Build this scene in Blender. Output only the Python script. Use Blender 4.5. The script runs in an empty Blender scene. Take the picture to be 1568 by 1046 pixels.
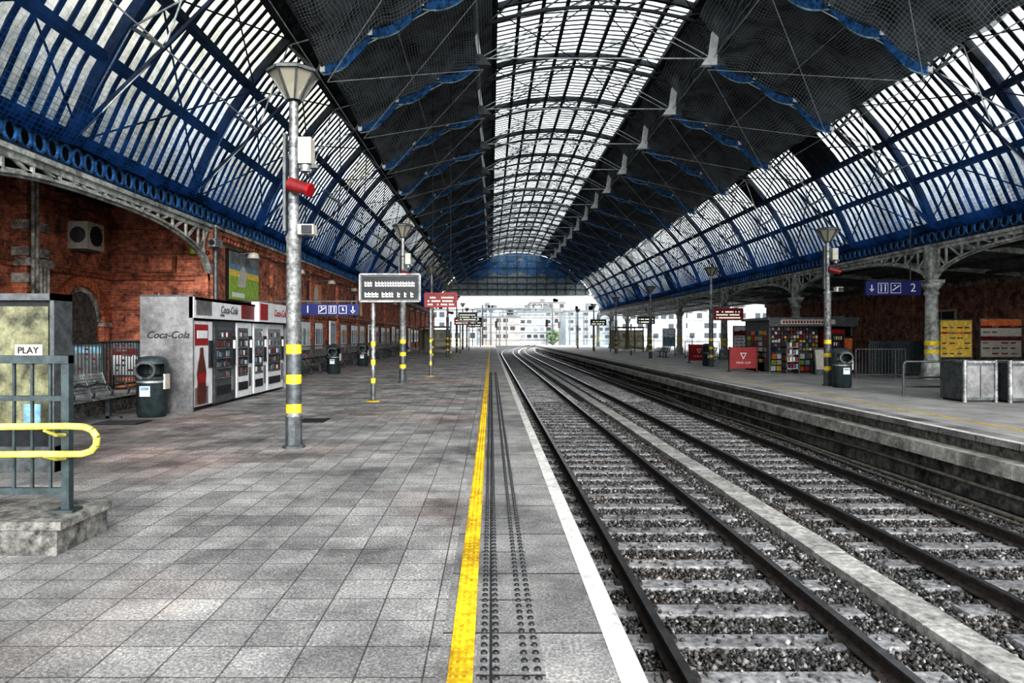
import bpy, math, random
from mathutils import Vector, Matrix
import numpy as np
random.seed(7); np.random.seed(7)
sc=bpy.context.scene
# ---------------------------------------------------------------- materials
def newmat(name):
    m=bpy.data.materials.new(name); m.use_nodes=True
    nt=m.node_tree; b=nt.nodes.get('Principled BSDF'); return m,nt,b
def N(nt,t,**k):
    n=nt.nodes.new(t)
    for a,v in k.items():
        if a in n.inputs.keys(): n.inputs[a].default_value=v
        else: setattr(n,a,v)
    return n
def c4(c): return (c[0],c[1],c[2],1)
def ramp(nt,stops):
    r=nt.nodes.new('ShaderNodeValToRGB'); e=r.color_ramp.elements
    e[0].position=stops[0][0]; e[0].color=c4(stops[0][1])
    e[1].position=stops[-1][0]; e[1].color=c4(stops[-1][1])
    for p,c in stops[1:-1]:
        x=e.new(p); x.color=c4(c)
    return r
def mul(nt,a,b,fac=1.0,mode='MULTIPLY'):
    m=nt.nodes.new('ShaderNodeMix'); m.data_type='RGBA'; m.blend_type=mode
    m.inputs[0].default_value=fac
    for s,i in ((a,6),(b,7)):
        if hasattr(s,'links'): nt.links.new(s,m.inputs[i])
        else: m.inputs[i].default_value=c4(s)
    return m.outputs[2]
def pos(nt): return nt.nodes.new('ShaderNodeNewGeometry').outputs['Position']
def M(name,col,rough=.6,metal=0,ns=6,amt=.35,bump=0,emit=0,grime=0):
    m,nt,b=newmat(name)
    p=pos(nt)
    n=N(nt,'ShaderNodeTexNoise',Scale=ns,Detail=8.0,Roughness=.72); nt.links.new(p,n.inputs['Vector'])
    lo=tuple(c*(1-amt) for c in col); hi=tuple(min(1,c*(1+amt)) for c in col)
    r=ramp(nt,[(.36,lo),(.64,hi)]); nt.links.new(n.outputs[0],r.inputs[0])
    o=r.outputs[0]
    if grime:
        n2=N(nt,'ShaderNodeTexNoise',Scale=1.7,Detail=9.0,Roughness=.78); nt.links.new(p,n2.inputs['Vector'])
        r2=ramp(nt,[(.40,(1-grime,)*3),(.56,(1,1,1))]); nt.links.new(n2.outputs[0],r2.inputs[0]); o=mul(nt,o,r2.outputs[0])
    nt.links.new(o,b.inputs['Base Color'])
    b.inputs['Roughness'].default_value=rough; b.inputs['Metallic'].default_value=metal
    if bump:
        bm=N(nt,'ShaderNodeBump',Strength=bump,Distance=.02); nt.links.new(n.outputs[0],bm.inputs['Height']); nt.links.new(bm.outputs[0],b.inputs['Normal'])
    if emit:
        nt.links.new(r.outputs[0],b.inputs['Emission Color']); b.inputs['Emission Strength'].default_value=emit
    return m
def swz(nt,mode):
    s=N(nt,'ShaderNodeSeparateXYZ'); nt.links.new(pos(nt),s.inputs[0])
    c=N(nt,'ShaderNodeCombineXYZ')
    if mode=='wall':
        a=N(nt,'ShaderNodeMath',operation='ADD'); nt.links.new(s.outputs[0],a.inputs[0]); nt.links.new(s.outputs[1],a.inputs[1])
        nt.links.new(a.outputs[0],c.inputs[0]); nt.links.new(s.outputs[2],c.inputs[1])
    else:
        nt.links.new(s.outputs[0],c.inputs[0]); nt.links.new(s.outputs[1],c.inputs[1])
    return c.outputs[0]
def paving(name,w,h,c1,c2,mortar,off=0,ms=.008,warm=False,contrast=.5,stain=1.0):
    m,nt,b=newmat(name); v=swz(nt,'floor')
    br=N(nt,'ShaderNodeTexBrick',offset=off,squash=1.0,Scale=1.0,**{'Brick Width':w,'Row Height':h,'Mortar Size':ms,'Mortar Smooth':.5,'Bias':0.0})
    br.inputs['Color1'].default_value=c4(c1);br.inputs['Color2'].default_value=c4(c2);br.inputs['Mortar'].default_value=c4(mortar)
    nt.links.new(v,br.inputs['Vector'])
    p=pos(nt)
    n1=N(nt,'ShaderNodeTexNoise',Scale=55.0,Detail=6.0,Roughness=.95); nt.links.new(p,n1.inputs['Vector'])
    r1=ramp(nt,[(.40,(1-contrast,)*3),(.5,(.9,)*3),(.60,(1.0+contrast*1.4,)*3)]); nt.links.new(n1.outputs[0],r1.inputs[0])
    n2=N(nt,'ShaderNodeTexNoise',Scale=.9,Detail=10.0,Roughness=.72); nt.links.new(p,n2.inputs['Vector'])
    r2=ramp(nt,[(.34,(1-.6*stain,)*3),(.5,(.95,.95,.95)),(.66,(1+.5*stain,1+.48*stain,1+.45*stain))]); nt.links.new(n2.outputs[0],r2.inputs[0])
    o=mul(nt,br.outputs[0],r1.outputs[0]); o=mul(nt,o,r2.outputs[0])
    if warm:
        n3=N(nt,'ShaderNodeTexNoise',Scale=.28,Detail=4.0); nt.links.new(p,n3.inputs['Vector'])
        r3=ramp(nt,[(.5,(1,1,1)),(.64,(1.12,.94,.9))]); nt.links.new(n3.outputs[0],r3.inputs[0]); o=mul(nt,o,r3.outputs[0])
    nt.links.new(o,b.inputs['Base Color']); b.inputs['Roughness'].default_value=.62
    bm=N(nt,'ShaderNodeBump',Strength=.8,Distance=.01); nt.links.new(n1.outputs[0],bm.inputs['Height']); nt.links.new(bm.outputs[0],b.inputs['Normal'])
    return m
def brick(name,c1,c2,mortar):
    m,nt,b=newmat(name); v=swz(nt,'wall')
    br=N(nt,'ShaderNodeTexBrick',Scale=1.0,**{'Brick Width':.24,'Row Height':.085,'Mortar Size':.010,'Mortar Smooth':.3,'Bias':0.0})
    br.inputs['Color1'].default_value=c4(c1);br.inputs['Color2'].default_value=c4(c2);br.inputs['Mortar'].default_value=c4(mortar)
    nt.links.new(v,br.inputs['Vector']); p=pos(nt)
    n=N(nt,'ShaderNodeTexNoise',Scale=2.2,Detail=10.0,Roughness=.82); nt.links.new(p,n.inputs['Vector'])
    r=ramp(nt,[(.38,(.16,.16,.17)),(.48,(.8,.78,.79)),(.62,(1.7,1.62,1.5))]); nt.links.new(n.outputs[0],r.inputs[0])
    nt.links.new(mul(nt,br.outputs[0],r.outputs[0]),b.inputs['Base Color']); b.inputs['Roughness'].default_value=.85
    bm=N(nt,'ShaderNodeBump',Strength=.8,Distance=.015); nt.links.new(br.outputs[1],bm.inputs['Height']); bm.invert=True; nt.links.new(bm.outputs[0],b.inputs['Normal'])
    return m
paveL=paving('concrete_paving',.32,.32,(.33,.328,.32),(.215,.214,.21),(.075,.075,.072),warm=True,contrast=.7,ms=.006)
paveR=paving('pale_paving',.45,.45,(.42,.415,.405),(.36,.355,.345),(.22,.22,.21),contrast=.4,stain=.5)
copingm=paving('coping_slab',5,.92,(.30,.295,.29),(.21,.207,.203),(.03,.03,.03),ms=.012,contrast=.65)
tactm=paving('tactile_slab',5,.46,(.25,.247,.243),(.20,.198,.195),(.03,.03,.03),ms=.01,contrast=.6)
brickm=brick('red_brick',(.52,.18,.095),(.31,.10,.06),(.34,.26,.22))
brickR=brick('weathered_brick',(.46,.23,.16),(.31,.15,.105),(.32,.26,.22))
archbrick=M('arch_brick',(.52,.19,.10),.8,ns=14,amt=.6,bump=.5,grime=.5)
stone=M('weathered_stone',(.40,.38,.34),.85,ns=5,amt=.55,bump=.4,grime=.7)
terracotta=M('moulded_brick',(.38,.15,.09),.85,ns=9,amt=.5,bump=.4,grime=.7)
concrete=M('rough_concrete',(.19,.186,.172),.85,ns=11,amt=.7,bump=.8,grime=.6)
concL=M('trough_concrete',(.38,.375,.355),.85,ns=11,amt=.45,bump=.5,grime=.35)
darkst=M('dirty_platform_face',(.11,.105,.095),.9,ns=8,amt=.7,bump=.5)
facem=M('grey_platform_face',(.20,.195,.18),.9,ns=5,amt=.6,bump=.5,grime=.7)
ledgem=M('ledge_concrete',(.42,.41,.38),.85,ns=6,amt=.4,bump=.4,grime=.5)
whitep=M('worn_white_paint',(.62,.61,.58),.7,ns=16,amt=.35,grime=.3)
yellowp=M('worn_yellow_paint',(.80,.48,.02),.6,ns=18,amt=.4,grime=.5,bump=.5)
yell=M('yellow_enamel',(.68,.62,.14),.4,ns=10,amt=.3,grime=.4)
yband=M('yellow_band',(.72,.54,.04),.5,ns=12,amt=.25)
galv=M('galvanised_steel',(.36,.37,.37),.45,.5,ns=14,amt=.5,grime=.6)
dgal=M('dark_grey_steel',(.11,.12,.125),.5,.4,ns=8,amt=.4)
blk=M('black_metal',(.02,.022,.025),.45,.2,ns=8,amt=.4)
greenst=M('green_grey_paint',(.045,.062,.066),.45,.1,ns=8,amt=.4)
iron=M('pale_girder_paint',(.47,.49,.46),.6,.1,ns=5,amt=.4,grime=.6)
ironD=M('dark_roof_iron',(.035,.042,.052),.6,.2,ns=5,amt=.5)
ironB=M('blue_grey_roof_iron',(.018,.03,.06),.6,.1,ns=4,amt=.7)
ironW=M('white_strut_paint',(.85,.87,.88),.6,ns=5,amt=.15)
wirem=M('steel_wire',(.5,.53,.55),.5,.2)
hemb=M('blue_net_hem',(.03,.12,.27),.7,ns=6,amt=.8)
heml=M('pale_hem_rope',(.30,.42,.52),.7,ns=3,amt=.6)
deckm=M('dark_roof_boarding',(.075,.08,.085),.8,ns=4,amt=.7,grime=.6)
railT=M('rail_steel',(.24,.235,.24),.25,.9,ns=6,amt=.25)
railS=M('rail_rust',(.05,.042,.038),.7,.2,ns=12,amt=.5)
sleep=M('sleeper_concrete',(.27,.27,.275),.85,ns=16,amt=.55,bump=.5,grime=.5)
pipe=M('cable_pipe',(.14,.13,.11),.6,ns=8,amt=.5)
blue=M('sign_blue',(.015,.022,.14),.4,amt=.08)
white=M('sign_white',(.66,.67,.68),.5,amt=.12)
red=M('sign_red',(.30,.010,.014),.4,amt=.2)
redd=M('dark_red',(.17,.016,.018),.45,amt=.3)
led=M('led_text',(.8,.8,.72),.5,amt=.05,emit=.6)
glassd=M('dark_glass',(.04,.05,.06),.08,0,amt=.3)
silver=M('cabinet_silver',(.24,.24,.245),.5,.25,ns=3,amt=.3,grime=.4)
cream=M('cream_plastic',(.50,.48,.42),.5,amt=.15)
green=M('poster_green',(.28,.42,.07),.5,amt=.3)
ylw=M('poster_yellow',(.70,.50,.10),.5,amt=.3,ns=9)
orange=M('poster_orange',(.6,.2,.07),.5,amt=.3)
sky_b=M('poster_skyblue',(.17,.30,.38),.5,amt=.4)
brown=M('brown_bottle',(.10,.02,.012),.3,amt=.3)
leaf=M('tree_leaves',(.12,.18,.09),.8,ns=3,amt=.5)
bld1=M('pale_cladding',(.42,.43,.44),.7,ns=.5,amt=.25)
bld2=M('brown_cladding',(.32,.28,.26),.8,ns=.5,amt=.25)
bld3=M('blue_glass_cladding',(.22,.27,.31),.3,ns=.5,amt=.3)
corr=M('corrugated_sheet',(.30,.33,.35),.6,.1,ns=2,amt=.4,grime=.4)
corrg=M('gable_cladding',(.42,.47,.50),.6,.1,ns=2,amt=.4)
groundm=M('outdoor_ground',(.28,.275,.26),.9,ns=.6,amt=.3)
ballast,nt,b=newmat('ballast_bed')
vo=N(nt,'ShaderNodeTexVoronoi',Scale=23.0); nt.links.new(pos(nt),vo.inputs['Vector'])
r=ramp(nt,[(0,(.02,.02,.02)),(.5,(.085,.084,.082)),(.85,(.20,.197,.193)),(1,(.42,.41,.40))]); nt.links.new(vo.outputs['Color'],r.inputs[0])
r2=ramp(nt,[(.2,(1,1,1)),(.65,(.08,.08,.08))]); nt.links.new(vo.outputs['Distance'],r2.inputs[0])
nt.links.new(mul(nt,r.outputs[0],r2.outputs[0]),b.inputs['Base Color'])
bm=N(nt,'ShaderNodeBump',Strength=1.0,Distance=.04); bm.invert=True; nt.links.new(vo.outputs['Distance'],bm.inputs['Height']); nt.links.new(bm.outputs[0],b.inputs['Normal']); b.inputs['Roughness'].default_value=.9
stonem,nt,b=newmat('ballast_stone')
g=nt.nodes.new('ShaderNodeNewGeometry'); r=ramp(nt,[(0,(.018,.018,.018)),(.5,(.062,.061,.06)),(.82,(.135,.133,.13)),(.96,(.25,.245,.24)),(1,(.45,.44,.43))]); nt.links.new(g.outputs['Random Per Island'],r.inputs[0])
nn=N(nt,'ShaderNodeTexNoise',Scale=.8,Detail=3.0); nt.links.new(g.outputs['Position'],nn.inputs['Vector']); rr=ramp(nt,[(.5,(1,1,1)),(.66,(1.0,.90,.84))]); nt.links.new(nn.outputs[0],rr.inputs[0])
nt.links.new(mul(nt,r.outputs[0],rr.outputs[0]),b.inputs['Base Color']); b.inputs['Roughness'].default_value=.85
def glassmat(name,lo,hi):
    m,nt,b=newmat(name); out=nt.nodes['Material Output']
    tr=N(nt,'ShaderNodeBsdfTransparent'); tl=N(nt,'ShaderNodeBsdfTranslucent')
    n=N(nt,'ShaderNodeTexNoise',Scale=1.3,Detail=10.0,Roughness=.82); nt.links.new(pos(nt),n.inputs['Vector'])
    r=ramp(nt,[(.40,lo),(.56,hi)]); nt.links.new(n.outputs[0],r.inputs[0])
    nt.links.new(r.outputs[0],tr.inputs[0]); nt.links.new(r.outputs[0],tl.inputs[0])
    mx=N(nt,'ShaderNodeMixShader'); mx.inputs[0].default_value=.25
    nt.links.new(tr.outputs[0],mx.inputs[1]); nt.links.new(tl.outputs[0],mx.inputs[2]); nt.links.new(mx.outputs[0],out.inputs[0]); return m
gl=[glassmat('roof_glazing_clear',(.30,.32,.315),(.52,.535,.53)),glassmat('roof_glazing_cream',(.24,.24,.19),(.44,.43,.37)),glassmat('roof_glazing_dirty',(.16,.17,.165),(.36,.37,.37))]
def netmat(name,cell,cellalpha,wire,wirealpha,sc_,bluefar=False,zfade=None,mort=.05,trl=.6):
    m,nt,b=newmat(name); out=nt.nodes['Material Output']
    uv=nt.nodes.new('ShaderNodeTexCoord').outputs['UV']
    br=N(nt,'ShaderNodeTexBrick',offset=0.0,Scale=sc_,**{'Brick Width':.5,'Row Height':.5,'Mortar Size':mort,'Mortar Smooth':.5})
    nt.links.new(uv,br.inputs['Vector'])
    nz=N(nt,'ShaderNodeTexNoise',Scale=.9,Detail=9.0,Roughness=.75); nt.links.new(pos(nt),nz.inputs['Vector'])
    rr=ramp(nt,[(.38,tuple(c*.25 for c in cell)),(.62,tuple(c*2.3 for c in cell))]); nt.links.new(nz.outputs[0],rr.inputs[0])
    mixc=nt.nodes.new('ShaderNodeMix'); mixc.data_type='RGBA'
    nt.links.new(br.outputs[1],mixc.inputs[0]); nt.links.new(rr.outputs[0],mixc.inputs[6]); mixc.inputs[7].default_value=c4(wire)
    col=mixc.outputs[2]
    s=N(nt,'ShaderNodeSeparateXYZ'); nt.links.new(pos(nt),s.inputs[0])
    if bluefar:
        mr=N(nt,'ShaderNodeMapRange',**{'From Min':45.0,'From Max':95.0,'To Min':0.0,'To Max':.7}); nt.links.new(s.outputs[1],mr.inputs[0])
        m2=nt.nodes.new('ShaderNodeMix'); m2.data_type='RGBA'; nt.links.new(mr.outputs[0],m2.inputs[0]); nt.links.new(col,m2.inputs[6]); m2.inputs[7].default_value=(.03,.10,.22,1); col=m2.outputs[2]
    d=N(nt,'ShaderNodeBsdfDiffuse'); nt.links.new(col,d.inputs[0]); tl=N(nt,'ShaderNodeBsdfTranslucent'); 
    nt.links.new(mul(nt,col,(trl,trl,trl)),tl.inputs[0])
    ad=nt.nodes.new('ShaderNodeAddShader'); nt.links.new(d.outputs[0],ad.inputs[0]); nt.links.new(tl.outputs[0],ad.inputs[1])
    t=N(nt,'ShaderNodeBsdfTransparent')
    mr=N(nt,'ShaderNodeMapRange',**{'To Min':cellalpha,'To Max':wirealpha}); nt.links.new(br.outputs[1],mr.inputs[0])
    fac=mr.outputs[0]
    if zfade:
        m3=N(nt,'ShaderNodeMapRange',**{'From Min':zfade[0],'From Max':zfade[1],'To Min':1.0,'To Max':.06}); nt.links.new(s.outputs[2],m3.inputs[0])
        m4=N(nt,'ShaderNodeMath',operation='MULTIPLY'); nt.links.new(fac,m4.inputs[0]); nt.links.new(m3.outputs[0],m4.inputs[1]); fac=m4.outputs[0]
    mx=N(nt,'ShaderNodeMixShader'); nt.links.new(fac,mx.inputs[0]); nt.links.new(t.outputs[0],mx.inputs[1]); nt.links.new(ad.outputs[0],mx.inputs[2]); nt.links.new(mx.outputs[0],out.inputs[0])
    return m
netD=netmat('dark_debris_net',(.085,.095,.102),.72,(.30,.33,.35),.9,4.2,True)
netB=netmat('blue_debris_net',(.012,.045,.135),.78,(.02,.08,.2),.95,4.0,zfade=(5.7,9.0))
netF=netmat('far_blue_debris_net',(.025,.10,.22),.55,(.04,.14,.3),.9,3.0)
# ---------------------------------------------------------------- mesh builder
class B:
    def __init__(s): s.v=[];s.f=[];s.m=[];s.mats=[];s.sm=[]
    def mi(s,m):
        if m not in s.mats: s.mats.append(m)
        return s.mats.index(m)
    def add(s,vs,fs,mat,smooth=False):
        o=len(s.v); s.v+= [tuple(v) for v in vs]; k=s.mi(mat)
        for f in fs: s.f.append(tuple(i+o for i in f)); s.m.append(k); s.sm.append(smooth)
    def box(s,x0,x1,y0,y1,z0,z1,mat):
        if x0>x1:x0,x1=x1,x0
        if y0>y1:y0,y1=y1,y0
        if z0>z1:z0,z1=z1,z0
        s.add([(x0,y0,z0),(x1,y0,z0),(x1,y1,z0),(x0,y1,z0),(x0,y0,z1),(x1,y0,z1),(x1,y1,z1),(x0,y1,z1)],
              [(3,2,1,0),(4,5,6,7),(0,1,5,4),(1,2,6,5),(2,3,7,6),(3,0,4,7)],mat)
    def beam(s,p0,p1,w,h,mat):
        p0=Vector(p0);p1=Vector(p1);d=(p1-p0)
        if d.length<1e-6:return
        d.normalize(); up=Vector((0,0,1)) if abs(d.z)<.95 else Vector((0,1,0))
        a=d.cross(up).normalized(); u=a.cross(d).normalized(); a*=w/2;u*=h/2
        vs=[p0-a-u,p0+a-u,p0+a+u,p0-a+u,p1-a-u,p1+a-u,p1+a+u,p1-a+u]
        s.add(vs,[(0,1,2,3),(7,6,5,4),(0,4,5,1),(1,5,6,2),(2,6,7,3),(3,7,4,0)],mat)
    def cyl(s,p0,p1,r,mat,n=12,r1=None,smooth=True,cap=True):
        if r1 is None:r1=r
        p0=Vector(p0);p1=Vector(p1);d=(p1-p0).normalized()
        up=Vector((0,0,1)) if abs(d.z)<.95 else Vector((1,0,0))
        a=d.cross(up).normalized();u=a.cross(d).normalized()
        vs=[]
        for p,rr in((p0,r),(p1,r1)):
            for i in range(n):
                t=2*math.pi*(i+.5)/n; vs.append(p+a*math.cos(t)*rr+u*math.sin(t)*rr)
        s.add(vs,[(i,(i+1)%n,n+(i+1)%n,n+i) for i in range(n)],mat,smooth)
        if cap:
            s.add(vs[:n],[tuple(range(n-1,-1,-1))],mat); s.add(vs[n:],[tuple(range(n))],mat)
    def lathe(s,cx,cy,prof,mat,n=20,smooth=True,sx=1,sy=1):
        vs=[(cx+math.cos(2*math.pi*(i+.5)/n)*r*sx,cy+math.sin(2*math.pi*(i+.5)/n)*r*sy,z) for r,z in prof for i in range(n)]
        fs=[(k*n+i,k*n+(i+1)%n,(k+1)*n+(i+1)%n,(k+1)*n+i) for k in range(len(prof)-1) for i in range(n)]
        s.add(vs,fs,mat,smooth)
    def tube(s,pts,r,mat,n=8):
        for a,b_ in zip(pts[:-1],pts[1:]): s.cyl(a,b_,r,mat,n)
    def prism(s,poly,axis,a0,a1,mat):
        n=len(poly)
        def P(q,a):
            return (a,q[0],q[1]) if axis=='x' else ((q[0],a,q[1]) if axis=='y' else (q[0],q[1],a))
        vs=[P(q,a0) for q in poly]+[P(q,a1) for q in poly]
        s.add(vs,[tuple(range(n)),tuple(range(2*n-1,n-1,-1))]+[(i,n+i,n+(i+1)%n,(i+1)%n) for i in range(n)],mat)
    def obj(s,name,parent=None):
        me=bpy.data.meshes.new(name); me.from_pydata(s.v,[],s.f)
        for m in s.mats: me.materials.append(m)
        me.polygons.foreach_set('material_index',s.m); me.polygons.foreach_set('use_smooth',s.sm); me.update()
        o=bpy.data.objects.new(name,me); sc.collection.objects.link(o)
        if parent:o.parent=parent
        return o
def text(body,size,loc,face,mat,parent,name='lettering',align='CENTER',shear=0):
    c=bpy.data.curves.new(name,'FONT'); c.body=body; c.size=size; c.align_x=align; c.align_y='CENTER'; c.extrude=.003; c.shear=shear
    c.materials.append(mat); o=bpy.data.objects.new(name,c); sc.collection.objects.link(o); o.location=loc
    o.rotation_euler=(math.pi/2,0,0) if face=='-y' else (math.pi/2,0,math.pi/2)
    o.parent=parent; return o
# ---------------------------------------------------------------- constants
CX,CZ,R=3.9,.9,13.5
LX,RX=-8.6,16.4
BAY=11.3; T0=25.4; HB=BAY/2
YS,YE=2.8,104.5
def A(a,r=R): t=math.radians(a); return (CX+r*math.sin(t),CZ+r*math.cos(t))
def A3(a,y,r=R): x,z=A(a,r); return (x,y,z)
trY=[T0+HB*k for k in range(-3,14)]
# ---------------------------------------------------------------- ground, platforms
b=B(); b.box(-400,400,-30,700,-1.4,-1.12,groundm); b.obj('ground')
b=B(); b.box(-13,-.26,-2,118,-1.1,0,paveL); b.obj('floor_platform_near')
b=B()
b.box(-.26,-.07,-2,118,-.16,0,copingm); b.box(-.07,.26,-2,118,-.16,0,tactm); b.box(.26,.73,-2,118,-.16,0,copingm); b.box(-.26,.54,-2,118,-1.1,-.16,darkst)
b.obj('platform_edge_coping')
b=B(); b.box(-.205,-.085,-2,118,.0,.004,yellowp)
y=2.5
while y<16:
    for x in (-.18,-.145,-.11): b.cyl((x,y,.004),(x,y,.011),.012,yellowp,6)
    y+=.07
b.obj('yellow_safety_line')
b=B(); b.box(.60,.725,-2,118,.0,.004,whitep); b.obj('white_edge_line')
b=B()
for x in (-.035,.025,.165,.225):
    y=2
    while y<30:
        b.cyl((x,y,0),(x,y,.012),.019,blk,7,.013); y+=.085
b.obj('tactile_studs')
b=B()
b.box(8.1,26,-2,118,-1.1,-.02,darkst)
b.box(8.35,26,-2,118,-.02,0,paveR); b.box(7.84,8.35,-2,118,-.10,0,copingm)
b.obj('floor_platform_far')
b=B(); b.box(7.85,7.98,-2,118,0,.004,whitep); b.obj('white_edge_line')
b=B(); b.box(8.95,9.03,-2,118,0,.004,yellowp); b.obj('yellow_safety_line')
b=B()
y=-2
while y<118: b.box(7.60,8.1,y,y+2.38,-.50,-.27+random.uniform(-.008,.008),ledgem); y+=2.4
b.box(7.9,8.1,-2,118,-.27,-.1,darkst)
for y in np.arange(0,118,2.4):
    b.box(7.8,8.1,y,y+.25,-1.1,-.5,facem)
b.box(7.88,8.1,-2,118,-1.1,-.5,facem)
b.obj('platform_ledge_wall')
b=B()
for k,(x,z,rr) in enumerate([(7.40,-.96,.04),(7.22,-.975,.03),(7.66,-.75,.035)]):
    pts=[(x+.05*math.sin(y*.7+k*2),y,z+.02*math.sin(y*.45+k)) for y in np.arange(0,110,1.2)]
    b.tube(pts,rr,pipe,6)
b.obj('trackside_cables')
b=B(); b.box(.55,7.79,-2,150,-1.12,-1.03,ballast); b.box(-8,34,150,188,-1.12,-1.03,ballast); b.obj('ballast_bed')
def stones(n,y0,y1,name,s0=.014,s1=.031):
    base=np.array([(1,0,0),(-1,0,0),(0,1,0),(0,-1,0),(0,0,1),(0,0,-1)],float)
    fc=np.array([(0,2,4),(2,1,4),(1,3,4),(3,0,4),(2,0,5),(1,2,5),(3,1,5),(0,3,5)])
    x=np.random.uniform(.75,7.5,n); y=y0+(y1-y0)*np.random.rand(n)**1.3
    z=-1.02+np.random.uniform(-.012,.018,n)
    keep=np.ones(n,bool)
    for cx in (2.23,5.7):
        on=(np.abs(x-cx)<1.27)&(np.mod(y-.4,.66)<.25)
        keep&=~(on&(np.random.rand(n)<.94))
        z=np.where(on,-.975,z)
        for rx in (-.8,.8): keep&=~(np.abs(x-cx-rx)<.07)
    keep&=~((np.abs(x-3.97)<.2))
    x,y,z=x[keep],y[keep],z[keep]; n=len(x)
    s=np.random.uniform(s0,s1,(n,1,1))*np.random.uniform(.6,1.35,(n,1,3))
    v=base[None]*s*np.random.uniform(.65,1.3,(n,6,3))
    a=np.random.rand(n)*6.28; t=np.random.uniform(-.8,.8,n); ca,sa,ct,st=np.cos(a),np.sin(a),np.cos(t),np.sin(t)
    vx,vy,vz=v[...,0],v[...,1],v[...,2]
    vy,vz=vy*ct[:,None]-vz*st[:,None],vy*st[:,None]+vz*ct[:,None]
    vx,vy=vx*ca[:,None]-vy*sa[:,None],vx*sa[:,None]+vy*ca[:,None]
    V=np.stack([vx+x[:,None],vy+y[:,None],vz+z[:,None]],-1).reshape(-1,3)
    F=(fc[None]+6*np.arange(n)[:,None,None]).reshape(-1)
    me=bpy.data.meshes.new(name); me.vertices.add(len(V)); me.vertices.foreach_set('co',V.ravel())
    me.loops.add(len(F)); me.loops.foreach_set('vertex_index',F.astype(np.int32))
    nf=len(F)//3; me.polygons.add(nf); me.polygons.foreach_set('loop_start',np.arange(nf,dtype=np.int32)*3)
    me.update(calc_edges=True); me.validate(); me.materials.append(stonem)
    o=bpy.data.objects.new(name,me); sc.collection.objects.link(o)
stones(150000,3.0,27,'ballast_stones')
def off(y): return 0 if y<85 else .0009*(y-85)**2-(0 if y<190 else .0016*(y-190)**2)
prof=[(-.07,-.15),(.07,-.15),(.07,-.135),(.012,-.11),(.012,-.04),(.036,-.03),(.036,-.002),(.03,0),(-.03,0),(-.036,-.002),(-.036,-.03),(-.012,-.04),(-.012,-.11),(-.07,-.135)]
ys=[-1,20,50,85]+list(range(90,187,6))
for cx in (2.23,5.7):
    b=B()
    for sx in (-.8,.8):
        n=len(prof); vs=[]
        for y in ys:
            for px,pz in prof: vs.append((cx+sx+px+off(y),y,-.84+pz))
        for k in range(len(ys)-1):
            for i in range(n):
                j=(i+1)%n; mt=railT if i in(6,7,8) else railS
                b.add([vs[k*n+i],vs[k*n+j],vs[(k+1)*n+j],vs[(k+1)*n+i]],[(0,1,2,3)],mt)
    y=.4
    while y<170:
        o=off(y)
        b.prism([(cx-1.27+o,-1.06),(cx+1.27+o,-1.06),(cx+1.25+o,-.985),(cx-1.25+o,-.985)],'y',y,y+.24,sleep)
        if y<30:
            for sx in(-.8,.8):
                for q in(-.11,.11): b.box(cx+sx+q-.03,cx+sx+q+.03,y+.07,y+.17,-.985,-.95,railS)
        y+=.66
    b.obj('railway_track')
b=B(); y=0
while y<150:
    o=off(y); w=random.uniform(-.008,.008); b.box(3.79+w+o,4.15+w+o,y,y+.985,-1.06,-.93+random.uniform(-.006,.006),concL); y+=1
b.obj('cable_trough')
# ---------------------------------------------------------------- roof
def arcstrip(b,a0,a1,y0,y1,r,mat,n):
    for i in range(n):
        t0=a0+(a1-a0)*i/n; t1=a0+(a1-a0)*(i+1)/n
        b.add([A3(t0,y0,r),A3(t1,y0,r),A3(t1,y1,r),A3(t0,y1,r)],[(0,1,2,3)],mat)
b=B()
yy=[YS+HB/3*i for i in range(int((YE-YS)/(HB/3))+1)]+[YE]
for y0,y1 in zip(yy[:-1],yy[1:]):
    for a0,a1 in((-69,-61.5),(-61.5,-54),(-54,-46),(-16,-11),(-11,-5.5),(-5.5,0),(0,5.5),(5.5,11),(11,16),(46,54),(54,61.5),(61.5,69)):
        q=random.random()
        if abs(a0+a1)<40: m=gl[0] if q<.75 else gl[2]
        elif a0<0: m=gl[1] if q<(.6 if y0<24 else .2) else (gl[0] if q<.85 else gl[2])
        else: m=gl[0] if q<.7 else gl[2]
        if (q>.985 and abs(a0+a1)>40) or (a0==46 and 28<y0<37 and q>.4): m=deckm
        arcstrip(b,a0,a1,y0,y1,R+.12,m,2)
b.obj('roof_window_glazing')
b=B()
for a0,a1 in((-46,-16),(16,46)):
    arcstrip(b,a0,a1,YS,YE,R+.2,deckm,8); arcstrip(b,a0,a1,YS,YE,R+.12,deckm,8)
b.obj('roof_ceiling')
b=B(); y=YS; k=0
while y<YE:
    for a0,a1,n in((-69,-46,4),(-16,16,4),(46,69,4)):
        for i in range(n):
            t0=a0+(a1-a0)*i/n;t1=a0+(a1-a0)*(i+1)/n
            b.beam(A3(t0,y,R+.09),A3(t1,y,R+.09),.13 if abs(a0)>20 else .07,.03,ironD)
    y+=HB/14; k+=1
b.obj('glazing_bars')
b=B()
for a in(-69,-61.5,-54,-46,46,54,61.5,69): b.beam(A3(a,YS,R),A3(a,YE,R),.20,.18,ironD)
for a in(-36,-26,-16,16,26,36): b.beam(A3(a,YS,R),A3(a,YE,R),.16,.22,ironD)
for a in(-12,-8,-4,0,4,8,12): b.beam(A3(a,YS,R),A3(a,YE,R),.14,.13,ironD)
b.obj('roof_purlins')
lownodes=[(-69,R-.05),(-58,R-.95),(-47,R-1.25),(-34,R-1.45),(-21.5,R-1.65),(21.5,R-1.65),(34,R-1.45),(47,R-1.25),(58,R-.95),(69,R-.05)]
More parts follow.
